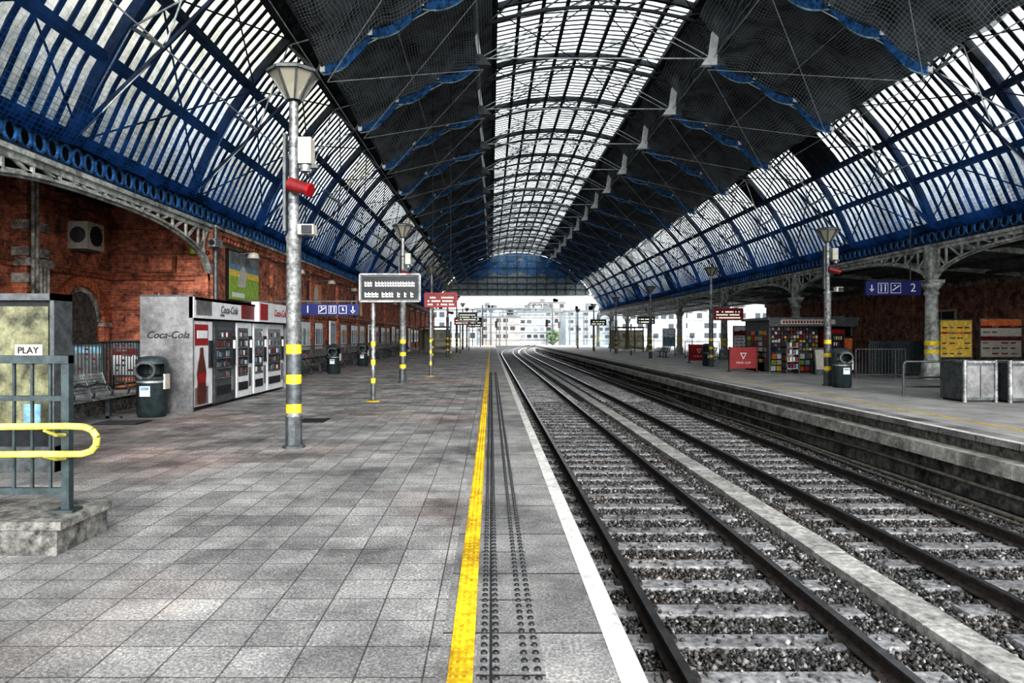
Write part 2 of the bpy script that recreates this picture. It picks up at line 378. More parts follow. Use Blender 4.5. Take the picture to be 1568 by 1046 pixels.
def truss(y):
    b=B()
    angs=[-69+138*i/30 for i in range(31)]
    for t0,t1 in zip(angs[:-1],angs[1:]):
        m=ironB if abs((t0+t1)/2)>50 else ironD
        b.beam(A3(t0,y,R-.03),A3(t1,y,R-.03),.17,.22,m)
        if abs(t0)<17 or abs(t1)<17: b.beam(A3(t0,y,R-.55),A3(t1,y,R-.55),.1,.1,ironD); b.beam(A3(t0,y,R-.55),A3(t1,y,R-.05),.05,.05,dgal)
    P=[A3(a,y,r) for a,r in lownodes]
    for i,(p,q) in enumerate(zip(P[:-1],P[1:])):
        if i==4: b.cyl(p,q,.03,wirem,6)
        else: b.beam(p,q,.07,.07,ironB if i in(0,1,7,8) else dgal)
    for a,r in lownodes[1:-1]:
        inner=abs(a)<25
        b.beam(A3(a,y,r-.1 if inner else r),A3(a*.92 if inner else a,y,R-.1),.26 if (inner and a>0) else (.14 if inner else .08),.18 if inner else .08,ironW if inner else dgal)
        if inner: b.prism([(A(a,r)[0]-.45,A(a,r)[1]-.28),(A(a,r)[0]+.45,A(a,r)[1]-.28),(A(a,r)[0]+.14,A(a,r)[1]+.12),(A(a,r)[0]-.14,A(a,r)[1]+.12)],'y',y-.12,y+.12,ironW if a>0 else dgal)
    for i in range(len(lownodes)-1):
        a0,r0=lownodes[i];a1,r1=lownodes[i+1]
        if i==4: continue
        b.cyl(A3(a0,y,r0),A3(a1,y,R-.15),.022,wirem,5); b.cyl(A3(a1,y,r1),A3(a0,y,R-.15),.022,wirem,5)
    b.cyl(A3(-21.5,y,R-1.65),A3(0,y,R-.1),.025,wirem,5); b.cyl(A3(21.5,y,R-1.65),A3(0,y,R-.1),.025,wirem,5)
    b.cyl(A3(-47,y,R-1.25),A3(-10,y,R-1.3),.02,wirem,5); b.cyl(A3(47,y,R-1.25),A3(10,y,R-1.3),.02,wirem,5)
    b.obj('roof_truss')
for y in trY: truss(y)
b=B()
for i,(y0,y1) in enumerate(zip(trY[:-1],trY[1:])):
    for (a0,a1) in((-69,-54),(-54,-46),(46,54),(54,69),(-16,0),(0,16)):
        b.cyl(A3(a0,y0,R-.25),A3(a1,y1,R-.25),.022,ironD,5); b.cyl(A3(a1,y0,R-.25),A3(a0,y1,R-.25),.022,ironD,5)
    for a,r in lownodes[1:-1]: b.cyl(A3(a,y0,r),A3(a,y1,r),.018,wirem,5)
    for s in(-1,1):
        b.cyl(A3(s*21.5,y0,R-2.1),A3(s*47,y1,R-1.7),.016,wirem,5); b.cyl(A3(s*47,y0,R-1.7),A3(s*21.5,y1,R-2.1),.016,wirem,5)
b.obj('roof_bracing_rods')
def lowr(a):
    s=[(x,r) for x,r in lownodes]
    for (x0,r0),(x1,r1) in zip(s[:-1],s[1:]):
        if x0<=a<=x1: return r0+(r1-r0)*(a-x0)/(x1-x0)
    return R
def netr(a): return R-.35-.5*max(0,(abs(a)-17)/5) if abs(a)<21.2 else lowr(a)-.06
def net(name,a0,a1,mat,na,sag,rfun,yb=None,wr=.07):
    V=[];F=[];UV=[]
    yb=yb or ([YS]+trY)
    ny=16
    for y0,y1 in zip(yb[:-1],yb[1:]):
        o=len(V); ph=random.uniform(0,6)
        for j in range(ny+1):
            t=j/ny; y=y0+(y1-y0)*t
            for i in range(na+1):
                u=i/na; a=a0+(a1-a0)*u
                e=math.sin(math.pi*t)**.6
                s=-sag*e*(.5+.5*math.sin(math.pi*u))*(1+.25*math.sin(ph*3))+.22*abs(math.sin(math.pi*u*3))*(1-.4*e)+e*wr*(math.sin(u*17+ph+t*3)+.6*math.sin(t*21+ph*2+u*5))+random.uniform(-.03,.03)
                x,z=A(a,rfun(a)); V.append((x,y,z-s)); UV.append((y,R*math.radians(a)))
        for j in range(ny):
            for i in range(na):
                k=o+j*(na+1)+i; F.append((k,k+1,k+na+2,k+na+1))
    me=bpy.data.meshes.new(name); me.from_pydata(V,[],F); l=me.uv_layers.new(name='UVMap')
    for lp in me.loops: l.data[lp.index].uv=UV[lp.vertex_index]
    me.materials.append(mat); me.polygons.foreach_set('use_smooth',[True]*len(F))
    o=bpy.data.objects.new(name,me); sc.collection.objects.link(o)
# net is laced to the truss bottom chords and pulled up towards the boarding in mid bay (billowing)
net('safety_net',-46,-17,netD,22,.5,netr,wr=.12)
net('safety_net',17,46,netD,22,.5,netr,wr=.12)
net('blue_safety_net',-69.5,-52,netB,10,-.22,lambda a:R-.32-.25*(69.5-abs(a))/19,wr=.03)
net('blue_safety_net',52,69.5,netB,10,-.22,lambda a:R-.32-.25*(69.5-abs(a))/19,wr=.03)
b=B()
for y in trY:
    for s in(-1,1):
        n=24; pts=[]
        for i in range(n+1):
            u=i/n; a=21.5+24.5*u; x,z=A(s*a,lowr(s*a)-.06); pts.append((x,y,z-.30*abs(math.sin(math.pi*u*3))-.06))
        for p,q in zip(pts[:-1],pts[1:]):
            b.beam(p,q,.08,.26,hemb); b.beam((p[0],p[1],p[2]-.14),(q[0],q[1],q[2]-.14),.05,.05,heml)
        for p in pts[::8]: b.box(p[0]-.07,p[0]+.07,y-.09,y+.09,p[2]-.08,p[2]+.08,ironW)
for s in(-1,1):
    for y0,y1 in zip(trY[:-1],trY[1:]):
        pts=[]
        for j in range(9):
            t=j/8; x,z=A(s*46,lowr(s*46)-.06); pts.append((x,y0+(y1-y0)*t,z+.25*math.sin(math.pi*t)**.6))
        b.tube(pts,.035,hemb if y0>40 else dgal,5)
b.obj('net_edge_rope')
b=B(); pts=[A(a) for a in np.linspace(-56,56,29)]
b.prism([(pts[0][0],7.7)]+pts+[(pts[-1][0],7.7)],'y',YE,YE+.15,corrg)
for z in(7.75,8.7,9.6,10.6,12): 
    w=math.sqrt(max(0,R*R-(z-CZ)**2)); b.box(CX-w,CX+w,YE-.2,YE,z-.08,z+.1,dgal if z>8 else ironW)
for x in np.arange(-6.5,14.6,1.5):
    zt=CZ+math.sqrt(R*R-(x-CX)**2); b.box(x-.05,x+.05,YE-.12,YE,7.7,zt,dgal)
b.obj('wall_gable_end')
V=[];F=[];UV=[]
for (y,z0,z1,h) in((98,10.9,12.5,7.0),(90,11.9,12.6,5.0)):
    n=32;o=len(V)
    for j in range(5):
        for i in range(n+1):
            u=i/n;v=j/4; x=CX-h+2*h*u; sg=(.55*abs(math.sin(u*math.pi*4)))*(1-v)
            V.append((x,y+.3*math.sin(u*20+v*3),z0+(z1-z0)*v-sg-(1.2*(2*u-1)**2))); UV.append((x,v*1.5))
    for j in range(4):
        for i in range(n): k=o+j*(n+1)+i; F.append((k,k+1,k+n+2,k+n+1))
me=bpy.data.meshes.new('draped_blue_sheeting'); me.from_pydata(V,[],F); l=me.uv_layers.new(name='UVMap')
for lp in me.loops: l.data[lp.index].uv=UV[lp.vertex_index]
me.materials.append(netF); o=bpy.data.objects.new('draped_blue_sheeting',me); sc.collection.objects.link(o)
# ---------------------------------------------------------------- arcade girders and columns
def girder(b,x,y0,y1,web=True):
    zt=5.0
    b.box(x-.12,x+.12,y0,y1,zt-.1,zt,iron); b.box(x-.04,x+.04,y0,y1,zt-.22,zt-.1,iron)
    n=28; P=[]
    for i in range(n+1):
        t=i/n; s=2*t-1; z=3.55+1.12*(1-abs(s)**2.6)**.6 if abs(s)<1 else 3.55
        P.append((x,y0+(y1-y0)*t,z))
    for p,q in zip(P[:-1],P[1:]): b.beam(p,q,.22,.06,iron); b.beam(p,q,.05,.16,iron)
    for i in range(1,n):
        z=P[i][2]
        if i%2==0 or i in(1,n-1): b.beam((x,P[i][1],z),(x,P[i][1],zt-.05),.06,.07,iron)
    for i in range(0,n,2):
        j=i+2
        if i<n/2: b.beam((x,P[i][1],zt-.08),(x,P[j][1],P[j][2]),.05,.07,iron)
        else: b.beam((x,P[i][1],P[i][2]),(x,P[j][1],zt-.08),.05,.07,iron)
def fascia(b,x,y0,y1,sgn):
    b.box(x-.1,x+.1,y0,y1,5.0,5.06,ironB); b.box(x-.1,x+.1,y0,y1,5.5,5.58,ironB)
    y=y0+.2
    while y<min(y1,62):
        n=10
        for i in range(n):
            t0=2*math.pi*i/n;t1=2*math.pi*(i+1)/n
            b.beam((x,y+.17*math.cos(t0),5.28+.19*math.sin(t0)),(x,y+.17*math.cos(t1),5.28+.19*math.sin(t1)),.05,.05,hemb)
        y+=.4
    b.box(x+sgn*.25,x+sgn*.3,y0,y1,5.05,5.6,ironD)
YC=T0-BAY*.4
b=B(); girder(b,LX,YC-2*BAY,YC-BAY) ; girder(b,LX,YC-BAY,YC-.02); b.obj('arcade_girder')
b=B(); fascia(b,LX,YS,YE,-1); b.obj('eaves_fascia')
b=B(); fascia(b,RX,YS,YE,1); b.obj('eaves_fascia')
colY=[T0+BAY*k for k in range(-2,8)]
for y in colY[:-1]:
    b=B(); girder(b,RX,y+.01,y+BAY-.01); b.obj('arcade_girder')
def column(x,y):
    b=B()
    b.lathe(x,y,[(.0,0),(.42,0),(.42,.12),(.34,.2),(.34,.55),(.27,.65),(.24,.8),(.21,3.1),(.26,3.14),(.26,3.22),(.22,3.26),(.24,3.32),(.36,3.5),(.36,3.6),(0,3.6)],iron,16)
    b.box(x-.3,x+.3,y-.3,y+.3,3.55,3.68,iron)
    b.box(x-.16,x+.16,y-.16,y+.16,3.68,5.0,iron)
    b.lathe(x,y,[(.25,1.25),(.25,1.42)],yband,16); b.lathe(x,y,[(.25,.95),(.25,1.1)],yband,16)
    b.obj('iron_column')
for y in colY: column(RX,y)
column(LX,YC-BAY)
b=B()
for y in np.arange(YS,YE,.5):
    b.add([(RX+.3,y,5.45),(24.3,y,4.6),(24.3,y+.25,4.52),(RX+.3,y+.25,5.37)],[(0,1,2,3)],corr)
    b.add([(RX+.3,y+.25,5.37),(24.3,y+.25,4.52),(24.3,y+.5,4.6),(RX+.3,y+.5,5.45)],[(0,1,2,3)],corr)
for y in [T0+HB*k for k in range(-3,15)]: b.beam((RX+.2,y,5.0),(24.2,y,4.4),.12,.2,iron)
for x in(18.5,20.5,22.5): b.beam((x,YS,5.1-(x-16.4)*.105),(x,YE,5.1-(x-16.4)*.105),.1,.14,dgal)
b.obj('aisle_ceiling')
WR=60
b=B(); b.box(24.2,24.6,YS,WR,0,4.65,brickR)
b.box(24.05,24.2,YS,WR,4.1,4.35,stone); b.box(24.1,24.2,YS,WR,0,.5,stone); b.box(24.1,24.2,YS,WR,1.9,2.0,stone)
for y in np.arange(5,WR,BAY/2):
    b.box(24.0,24.2,y,y+.6,0,4.1,brickR)
b.obj('wall_right')
for k,y in enumerate(np.arange(7.2,WR-3,BAY/2)):
    if k%2==0: continue
    b=B()
    b.box(24.12,24.2,y,y+2.2,1.0,3.0,cream); b.box(24.1,24.13,y+.1,y+1.05,1.1,2.9,glassd); b.box(24.1,24.13,y+1.15,y+2.1,1.1,2.9,glassd)
    b.obj('window_%d'%(k//2+1))
# ---------------------------------------------------------------- left walls
b=B()
b.box(LX-.4,LX,YC,YE,0,5.1,brickm)
b.box(LX,LX+.14,YC,YE,4.75,4.9,terracotta); b.box(LX,LX+.2,YC,YE,4.9,5.0,stone)
y=YC
while y<70: b.box(LX,LX+.12,y,y+.12,4.6,4.75,terracotta); y+=.3
b.box(LX,LX+.07,YC,YE,2.45,2.55,terracotta); b.box(LX,LX+.1,YC,YE,0,.35,stone)
for y in np.arange(YC+.02,YE,BAY/2): b.box(LX,LX+.13,y,y+.55,0,4.75,brickm)
b.obj('wall_left')
b=B(); RXL=-11.6
b.box(RXL,LX-.4,YC,YC+.4,0,5.6,brickm)
for z,d,h in((3.3,.10,.12),(3.42,.16,.1),(4.1,.08,.1),(4.85,.12,.15),(5.0,.2,.12),(2.4,.07,.1)): b.box(RXL,LX,YC-d,YC,z,z+h,terracotta)
b.box(LX-.4,LX,YC-.14,YC,0,3.5,brickm)
b.box(-10.5,-9.6,YC-.12,YC,3.55,4.05,terracotta); b.box(-10.4,-9.7,YC-.14,YC-.1,3.62,3.98,brickm)
b.obj('wall_return')
b=B()
b.box(RXL-.4,RXL,4,YC+.4,0,5.8,brickm)
for z,d,h in((3.3,.10,.12),(3.42,.16,.1),(4.85,.12,.15),(5.0,.2,.12)): b.box(RXL,RXL+d,4,YC,z,z+h,terracotta)
def archring(b,x,yc,zc,r0,r1,d,mat,n=16):
    for i in range(n):
        t0=math.pi*i/n+.01;t1=math.pi*(i+1)/n-.01
        q=[(yc+r*math.cos(t),zc+r*math.sin(t)) for r,t in((r0,t0),(r1,t0),(r1,t1),(r0,t1))]
        b.prism(q,'x',x,x+d,mat)
for yc in(19.2,14.2,9.4):
    archring(b,RXL,yc,2.0,1.0,1.28,.16,archbrick); archring(b,RXL,yc,2.0,.85,.98,.09,stone)
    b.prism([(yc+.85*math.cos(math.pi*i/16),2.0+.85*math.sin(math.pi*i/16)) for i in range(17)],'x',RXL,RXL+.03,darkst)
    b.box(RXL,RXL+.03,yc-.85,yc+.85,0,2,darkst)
    for s in(-1,1): b.box(RXL,RXL+.16,yc+s*1.0,yc+s*1.28,0,2.0,brickm); b.box(RXL,RXL+.2,yc+s*.95,yc+s*1.33,1.88,2.0,stone)
b.obj('wall_recess')
b=B()
for yc in(16.9,11.9):
    b.box(RXL,RXL+.35,yc-.35,yc+.35,0,5.4,brickm)
    for z in(.3,1.2,2.1,2.9,3.55,4.2): b.box(RXL,RXL+.42,yc-.4,yc+.4,z,z+.22,stone)
    b.box(RXL,RXL+.5,yc-.48,yc+.48,3.3,3.5,stone)
b.obj('stone_pilasters')
b=B()
for k in range(5): b.cyl((RXL+.5,16.55+k*.14,.0),(RXL+.5,16.55+k*.14,5.4 if k<2 else 3.3),.045,stone,8)
b.obj('drain_pipes')
b=B(); b.box(RXL-.4,LX-.3,YS,YC+.3,5.6,5.7,deckm)
for y in np.arange(YS,YC,.7): b.box(RXL,LX-.3,y,y+.12,5.45,5.6,ironD)
b.obj('recess_ceiling')
b=B(); y=19.1; b.box(RXL+.005,RXL+.55,y-.4,y+.4,4.0,4.75,cream)
b.cyl((RXL+.55,y,4.38),(RXL+.58,y,4.38),.28,blk,20)
b.cyl((RXL+.28,y-.405,4.38),(RXL+.28,y-.4,4.38),.22,dgal,20)
for i in range(5): b.box(RXL+.58,RXL+.6,y-.28,y+.28,4.15+i*.11,4.16+i*.11,dgal)
b.box(RXL+.05,RXL+.5,y-.3,y+.3,3.94,4.0,dgal)
b.obj('air_conditioning_unit')
b=B(); b.lathe(-8.95,20.55,[(0,4.05),(.12,4.07),(.13,4.2),(.05,4.3),(0,4.3)],green,12); b.box(-9.0,-8.9,20.55,20.88,4.22,4.28,dgal); b.obj('alarm_beacon')
b=B(); b.box(-8.35,-8.15,20.2,20.75,4.25,4.5,galv); b.cyl((-8.25,20.2,4.37),(-8.25,20.15,4.37),.08,blk,12); b.beam((-8.25,20.7,4.37),(-8.6,20.88,4.37),.05,.05,galv); b.obj('security_camera')
b=B(); b.cyl((-8.35,20.7,0),(-8.35,20.7,4.9),.07,dgal,10)
for z in(1,2.4,3.8): b.cyl((-8.35,20.7,z),(-8.35,20.7,z+.1),.09,dgal,10)
b.obj('downpipe')
def wallposter(y0,y1,z0,z1,cols,name='wall_poster',frame=blk):
    b=B(); x=LX+.005; b.box(x,x+.1,y0,y1,z0,z1,frame)
    h=(z1-z0-.12)/sum(c[1] for c in cols); z=z0+.06
    for m,wt in cols: b.box(x+.1,x+.115,y0+.06,y1-.06,z,z+wt*h,m); z+=wt*h
    if name=='notice_board':
        for q in range(3):
            yy=y0+.12+q*(y1-y0-.2)/3; b.box(x+.115,x+.12,yy,yy+(y1-y0)*.2,z0+.3,z1-.35,random.choice([sky_b,redd,cream,silver,blue]))
    else:
        b.prism([(y0+.8,z0+.5),(y0+1.5,z0+.5),(y0+1.6,z0+1.0),(y0+1.3,z0+1.25),(y0+.9,z0+1.0)],'x',x+.115,x+.12,cream)
        b.box(x+.115,x+.12,y0+.3,y0+1.4,z0+.15,z0+.3,white)
    return b.obj(name)
wallposter(22.1,25.0,2.75,4.45,[(green,2.2),(ylw,.6),(sky_b,.5),(silver,1.2)])
wallposter(31.9,34.2,2.85,4.2,[(brown,1),(orange,2)])
wallposter(42.6,45,2.85,4.2,[(ylw,1),(red,1)])
y=27.3; k=0
while y<100:
    if k%4==3:
        b=B(); b.box(LX+.11,LX+.19,y,y+1.3,0.0,2.4,white); b.box(LX+.19,LX+.21,y+.12,y+.6,.9,2.3,glassd); b.box(LX+.19,LX+.21,y+.7,y+1.18,.9,2.3,glassd); b.obj('door_%d'%(k//4+1))
    else: wallposter(y,y+1.5+.5*(k%2),.9,2.3,[(white,3),(random.choice([sky_b,red,ylw,cream]),1),(white,2)],'notice_board')
    y+=2.83; k+=1
b=B()
for y in np.arange(23,100,5.65):
    b.beam((LX+.1,y,4.35),(LX+.6,y,4.4),.05,.05,dgal); b.lathe(LX+.6,y,[(0,4.42),(.16,4.38),(.22,4.2),(0,4.2)],cream,12)
b.tube([(LX+.18,YC+.3,4.5),(LX+.18,100,4.5)],.03,dgal,6); b.tube([(LX+.18,YC+.3,2.65),(LX+.18,100,2.65)],.025,galv,6)
b.obj('wall_lamps')
# ---------------------------------------------------------------- railings, left
def railing(b,p0,p1,h,mat,step=.13,z0=0):
    p0=Vector(p0);p1=Vector(p1);L=(p1-p0).length;n=int(L/step)
    for z in(z0+.12,z0+h): b.beam(p0+Vector((0,0,z)),p1+Vector((0,0,z)),.05,.04,mat)
    for i in range(n+1):
        p=p0+(p1-p0)*i/n; w=.05 if i%12==0 or i==n else .018
        b.beam((p.x,p.y,p0.z+z0+(0 if w>.03 else .12)),(p.x,p.y,p0.z+z0+h),w,w,mat)
b=B(); railing(b,(LX,12,.36),(LX,20.2,.36),1.1,greenst); b.obj('metal_railing')
b=B(); railing(b,(LX+.5,26.0,0),(LX+.5,60,0),1.15,dgal,.2); b.obj('metal_railing')
b=B(); b.box(-8.9,-7.95,10.2,15.8,0,.3,concrete); b.box(-8.95,-7.9,10.2,15.8,.3,.36,concL); b.box(-8.9,-8.3,15.8,20.2,0,.36,concrete); b.obj('low_stone_plinth')
def notice(x0,x1,y,z0,z1,cols,name,legs=True):
    b=B(); b.box(x0,x1,y,y+.07,z0,z1,dgal)
    h=(z1-z0-.1)/sum(c[1] for c in cols); z=z0+.05
    for m,wt in cols: b.box(x0+.05,x1-.05,y-.012,y,z,z+wt*h,m); z+=wt*h
    w=(x1-x0)/6
    for r_ in range(6):
        for q in range(4):
            if random.random()<.75: b.box(x0+.12+q*w*1.3,x0+.12+q*w*1.3+w*random.uniform(.6,1.1),y-.016,y-.012,z0+.15+r_*(z1-z0)/7.5,z0+.15+r_*(z1-z0)/7.5+.05,random.choice([dgal,redd,silver]))
    if legs:
        for x in(x0+.04,x1-.04): b.box(x-.03,x+.03,y,y+.06,0,z0,dgal)
    return b.obj(name)
notice(-9.75,-8.98,15.9,.55,1.4,[(silver,4),(sky_b,1)],'notice_board')
notice(-9.75,-8.95,17.5,.55,1.5,[(white,3),(redd,1),(silver,1)],'notice_board')
b=B(); b.box(-6.0,-5.95,8,8.35,0,2.1,dgal); b.box(-5.17,-5.12,8,8.35,0,2.1,dgal); b.box(-6.0,-5.12,8.0,8.35,2.02,2.1,dgal); b.box(-6.0,-5.12,8.02,8.35,0,.3,dgal)
b.box(-5.95,-5.17,8.08,8.3,.3,2.02,blk); b.box(-5.9,-5.22,8.05,8.08,.5,1.95,M('poster_khaki',(.17,.17,.10),.3,amt=.8,ns=3,grime=.6)); b.box(-5.60,-5.28,8.03,8.05,1.28,1.5,cream); b.box(-5.5,-5.3,8.03,8.05,.5,.8,sky_b)
o=b.obj('advertising_totem'); text('PLAY',.11,(-5.44,8.02,1.43),'-y',blk,o); text('anywhere',.055,(-5.44,8.02,1.33),'-y',blk,o)
b=B(); b.prism([(-7.2,4.97),(-3.16,4.97),(-3.16,5.62),(-7.2,5.62)],'z',0,.19,concrete); b.prism([(-7.2,4.95),(-3.12,4.95),(-3.12,5.64),(-7.2,5.64)],'z',.19,.25,concrete); b.obj('concrete_plinth')
b=B()
for x in(-3.27,-4.85,-6.4): b.box(x-.03,x+.03,5.24,5.3,.25,1.45,greenst); b.box(x-.08,x+.08,5.2,5.34,.25,.27,greenst)
b.box(-7.1,-3.24,5.23,5.31,1.39,1.45,greenst); b.box(-7.1,-3.27,5.25,5.29,.38,.43,greenst); b.box(-7.1,-3.27,5.25,5.29,1.1,1.14,greenst)
x=-3.4
while x>-7.1: b.box(x-.009,x+.009,5.26,5.28,.4,1.4,greenst); x-=.14
b.obj('stair_guard_railing')
b=B()
pts=[(-7,5.0,.90),(-3.1,5.0,.94),(-2.98,5.0,.935),(-2.92,5.0,.91),(-2.885,5.0,.86),(-2.89,5.0,.80),(-2.93,5.0,.755),(-3.0,5.0,.735),(-3.3,5.0,.735),(-7,5.0,.70)]
b.tube(pts,.025,yell,10)
for x in(-3.27,-4.85,-6.4): 
    b.tube([(x,5.0,.91),(x+.02,5.1,.86),(x,5.24,.84)],.014,yell,6); b.tube([(x,5.0,.72),(x+.02,5.1,.68),(x,5.24,.66)],.014,yell,6)
b.obj('yellow_handrail')
def bench(x,y0,n,dirn=1,mat=galv,z=0):
    b=B(); w=.6
    prof=[(-.30,.88),(-.24,.70),(-.18,.52),(-.10,.45),(.10,.44),(.22,.45),(.27,.42)]
    for k in range(n):
        a=y0+k*w+.03; c=a+w-.06
        for (u0,z0),(u1,z1) in zip(prof[:-1],prof[1:]):
            for j in range(3):
                t0=j/3+.03;t1=(j+1)/3-.05
                p=lambda t:(x+dirn*(u0+(u1-u0)*t),z+z0+(z1-z0)*t)
                xa,za=p(t0);xb,zb=p(t1); b.add([(xa,a,za),(xb,a,zb),(xb,c,zb),(xa,c,za)],[(0,1,2,3)],mat)
    for k in range(n+1):
        yy=y0+k*w
        pp=[(x+dirn*u,yy,z+zz) for u,zz in prof]; b.tube(pp,.02,dgal,6)
        arm=[(x-dirn*.22,yy,z+.64),(x-dirn*.05,yy,z+.70),(x+dirn*.15,yy,z+.67),(x+dirn*.25,yy,z+.55),(x+dirn*.22,yy,z+.45)]
        b.tube(arm,.02,blk,6)
    for yy in(y0+w*.5,y0+w*(n-.5)):
        b.box(x-.04,x+.04,yy-.04,yy+.04,z,z+.42,dgal); b.box(x-.25,x+.25,yy-.04,yy+.04,z,z+.04,dgal)
    b.beam((x,y0,z+.4),(x,y0+n*w,z+.4),.06,.06,dgal)
    b.obj('platform_bench')
bench(-7.45,10.6,5)
for y in(23.0,26.2,29.5,32.8,37,41,46,52,58): bench(-7.45,y,4,mat=dgal if y>29 else galv)
def bin_(x,y,face=1):
    b=B(); m=greenst
    b.lathe(x,y,[(0,0),(.26,0),(.26,.05),(.28,.06),(.28,.72),(.30,.74),(.30,.80)],m,20)
    b.lathe(x,y,[(.30,1.05),(.29,1.12),(.22,1.18),(.1,1.2),(0,1.2)],m,20)
    for t in range(20):
        a=2*math.pi*t/20
        if not (-2.6<((a+math.pi)%(2*math.pi)-math.pi)<-.5): 
            a1=2*math.pi*(t+1)/20; b.add([(x+.3*math.cos(a),y+.3*math.sin(a),.8),(x+.3*math.cos(a1),y+.3*math.sin(a1),.8),(x+.3*math.cos(a1),y+.3*math.sin(a1),1.05),(x+.3*math.cos(a),y+.3*math.sin(a),1.05)],[(0,1,2,3)],m,True)
    n=20
    for i in range(n):
        t0=2*math.pi*i/n;t1=2*math.pi*(i+1)/n
        b.beam((x+.19*math.cos(t0),y-.27,.93+.16*math.sin(t0)),(x+.19*math.cos(t1),y-.27,.93+.16*math.sin(t1)),.05,.05,dgal)
    b.cyl((x,y-.05,.82),(x,y-.05,.83),.25,blk,16)
    b.box(x-.1,x+.1,y-.295,y-.27,.42,.62,white); b.box(x-.08,x+.08,y-.3,y-.29,.54,.6,sky_b)
    b.lathe(x,y,[(.285,.68),(.285,.72)],galv,20)
    b.box(x+.27,x+.31,y-.1,y+.1,.55,.85,cream)
    b.obj('litter_bin')
bin_(-6.75,13.6); bin_(10.95,21.3); bin_(-6.7,29.1); bin_(-6.8,36.3); bin_(11.6,36.5)
# ---------------------------------------------------------------- vending bank
b=B(); X0,X1=-7.3,-6.2
b.box(X0,X1,14.2,14.26,0,2.42,silver); b.box(X0,X1,20.7,20.76,0,2.42,silver); b.box(X0,X0+.05,14.26,20.7,0,2.42,silver)
b.box(X0,X1+.02,14.26,20.7,2.36,2.42,silver); b.box(X1-.08,X1+.02,14.2,17.9,1.98,2.42,white); b.box(X1-.08,X1+.12,17.9,20.76,1.98,2.5,white)
b.box(X1+.02,X1+.03,14.3,15.1,2.05,2.36,silver); b.box(X1+.12,X1+.13,18,18.6,2.03,2.46,red); b.box(X1+.02,X1+.03,16.9,17.8,2.03,2.38,redd)
b.cyl((-7.0,14.4,2.42),(-7.0,14.4,2.5),.04,dgal,8); b.beam((X0,14.23,2.44),(X1,14.23,2.44),.05,.04,dgal)
for q in range(4): b.box(X1+.02,X1+.03,15.6+q*.06,15.63+q*.06,2.05,2.1,dgal)
vend=b.obj('vending_enclosure')
text('Coca-Cola',.205,(-6.72,14.19,1.62),'-y',blk,vend,shear=.35)
text('Coca-Cola',.24,(X1+.035,16.1,2.2),'+x',dgal,vend,shear=.3); text('Coca-Cola',.27,(X1+.135,19.7,2.24),'+x',red,vend,shear=.3)
def vm(y0,y1,kind):
    b=B(); x0,x1=X0+.08,X1-.1
    body={'coke':redd,'glass':silver,'white':silver}[kind]
    b.box(x0,x1,y0+.02,y1-.02,.06,1.95,body); b.box(x0+.05,x1-.05,y0+.06,y1-.06,0,.06,blk)
    w=y1-y0
    if kind=='coke':
        b.box(x1,x1+.05,y0+.04,y1-.04,.1,1.92,white); b.box(x1+.05,x1+.06,y0+.06,y1-.28,1.4,1.85,red); b.box(x1+.05,x1+.06,y0+.06,y1-.28,.12,.5,silver)
        bp=[(.36,.15),(.56,.17),(.58,.45),(.54,.62),(.58,.8),(.50,1.05),(.43,1.2),(.42,1.35),(.30,1.35),(.29,1.2),(.22,1.05),(.14,.8),(.18,.62),(.14,.45),(.16,.17)]
        b.prism([(y0+u,v) for u,v in bp],'x',x1+.06,x1+.08,brown)
        b.prism([(y0+.19,.6),(y0+.53,.6),(y0+.57,.8),(y0+.15,.8)],'x',x1+.08,x1+.085,red)
        b.box(x1+.05,x1+.09,y1-.25,y1-.08,.9,1.5,blk); b.box(x1+.06,x1+.075,y0+.15,y1-.35,1.55,1.72,white)
    else:
        fr=white if kind=='white' else dgal
        b.box(x1,x1+.04,y0+.03,y1-.03,.08,1.93,fr); g=glassd
        b.box(x1+.04,x1+.05,y0+.1,y1-.33,.6,1.8,g)
        for r_ in range(5):
            b.box(x1+.05,x1+.056,y0+.12,y1-.35,.62+r_*.23,.64+r_*.23,galv)
            for q in range(6):
                yy=y0+.14+q*(w-.5)/6; b.box(x1+.05,x1+.058,yy,yy+.08,.66+r_*.23,.66+r_*.23+random.uniform(.09,.15),random.choice([redd,silver,sky_b,silver,white,greenst,brown,dgal]))
        b.box(x1+.04,x1+.07,y1-.28,y1-.08,.9,1.6,blk); b.box(x1+.07,x1+.075,y1-.24,y1-.12,1.3,1.5,led)
        b.box(x1+.04,x1+.06,y0+.12,y1-.35,.25,.45,blk); b.box(x1+.04,x1+.05,y1-.27,y1-.1,.3,.8,silver)
    b.obj('vending_machine')
vm(14.35,15.35,'coke'); vm(15.45,16.75,'glass'); vm(16.8,17.9,'white'); vm(18.0,19.05,'white'); vm(19.1,20.6,'white')
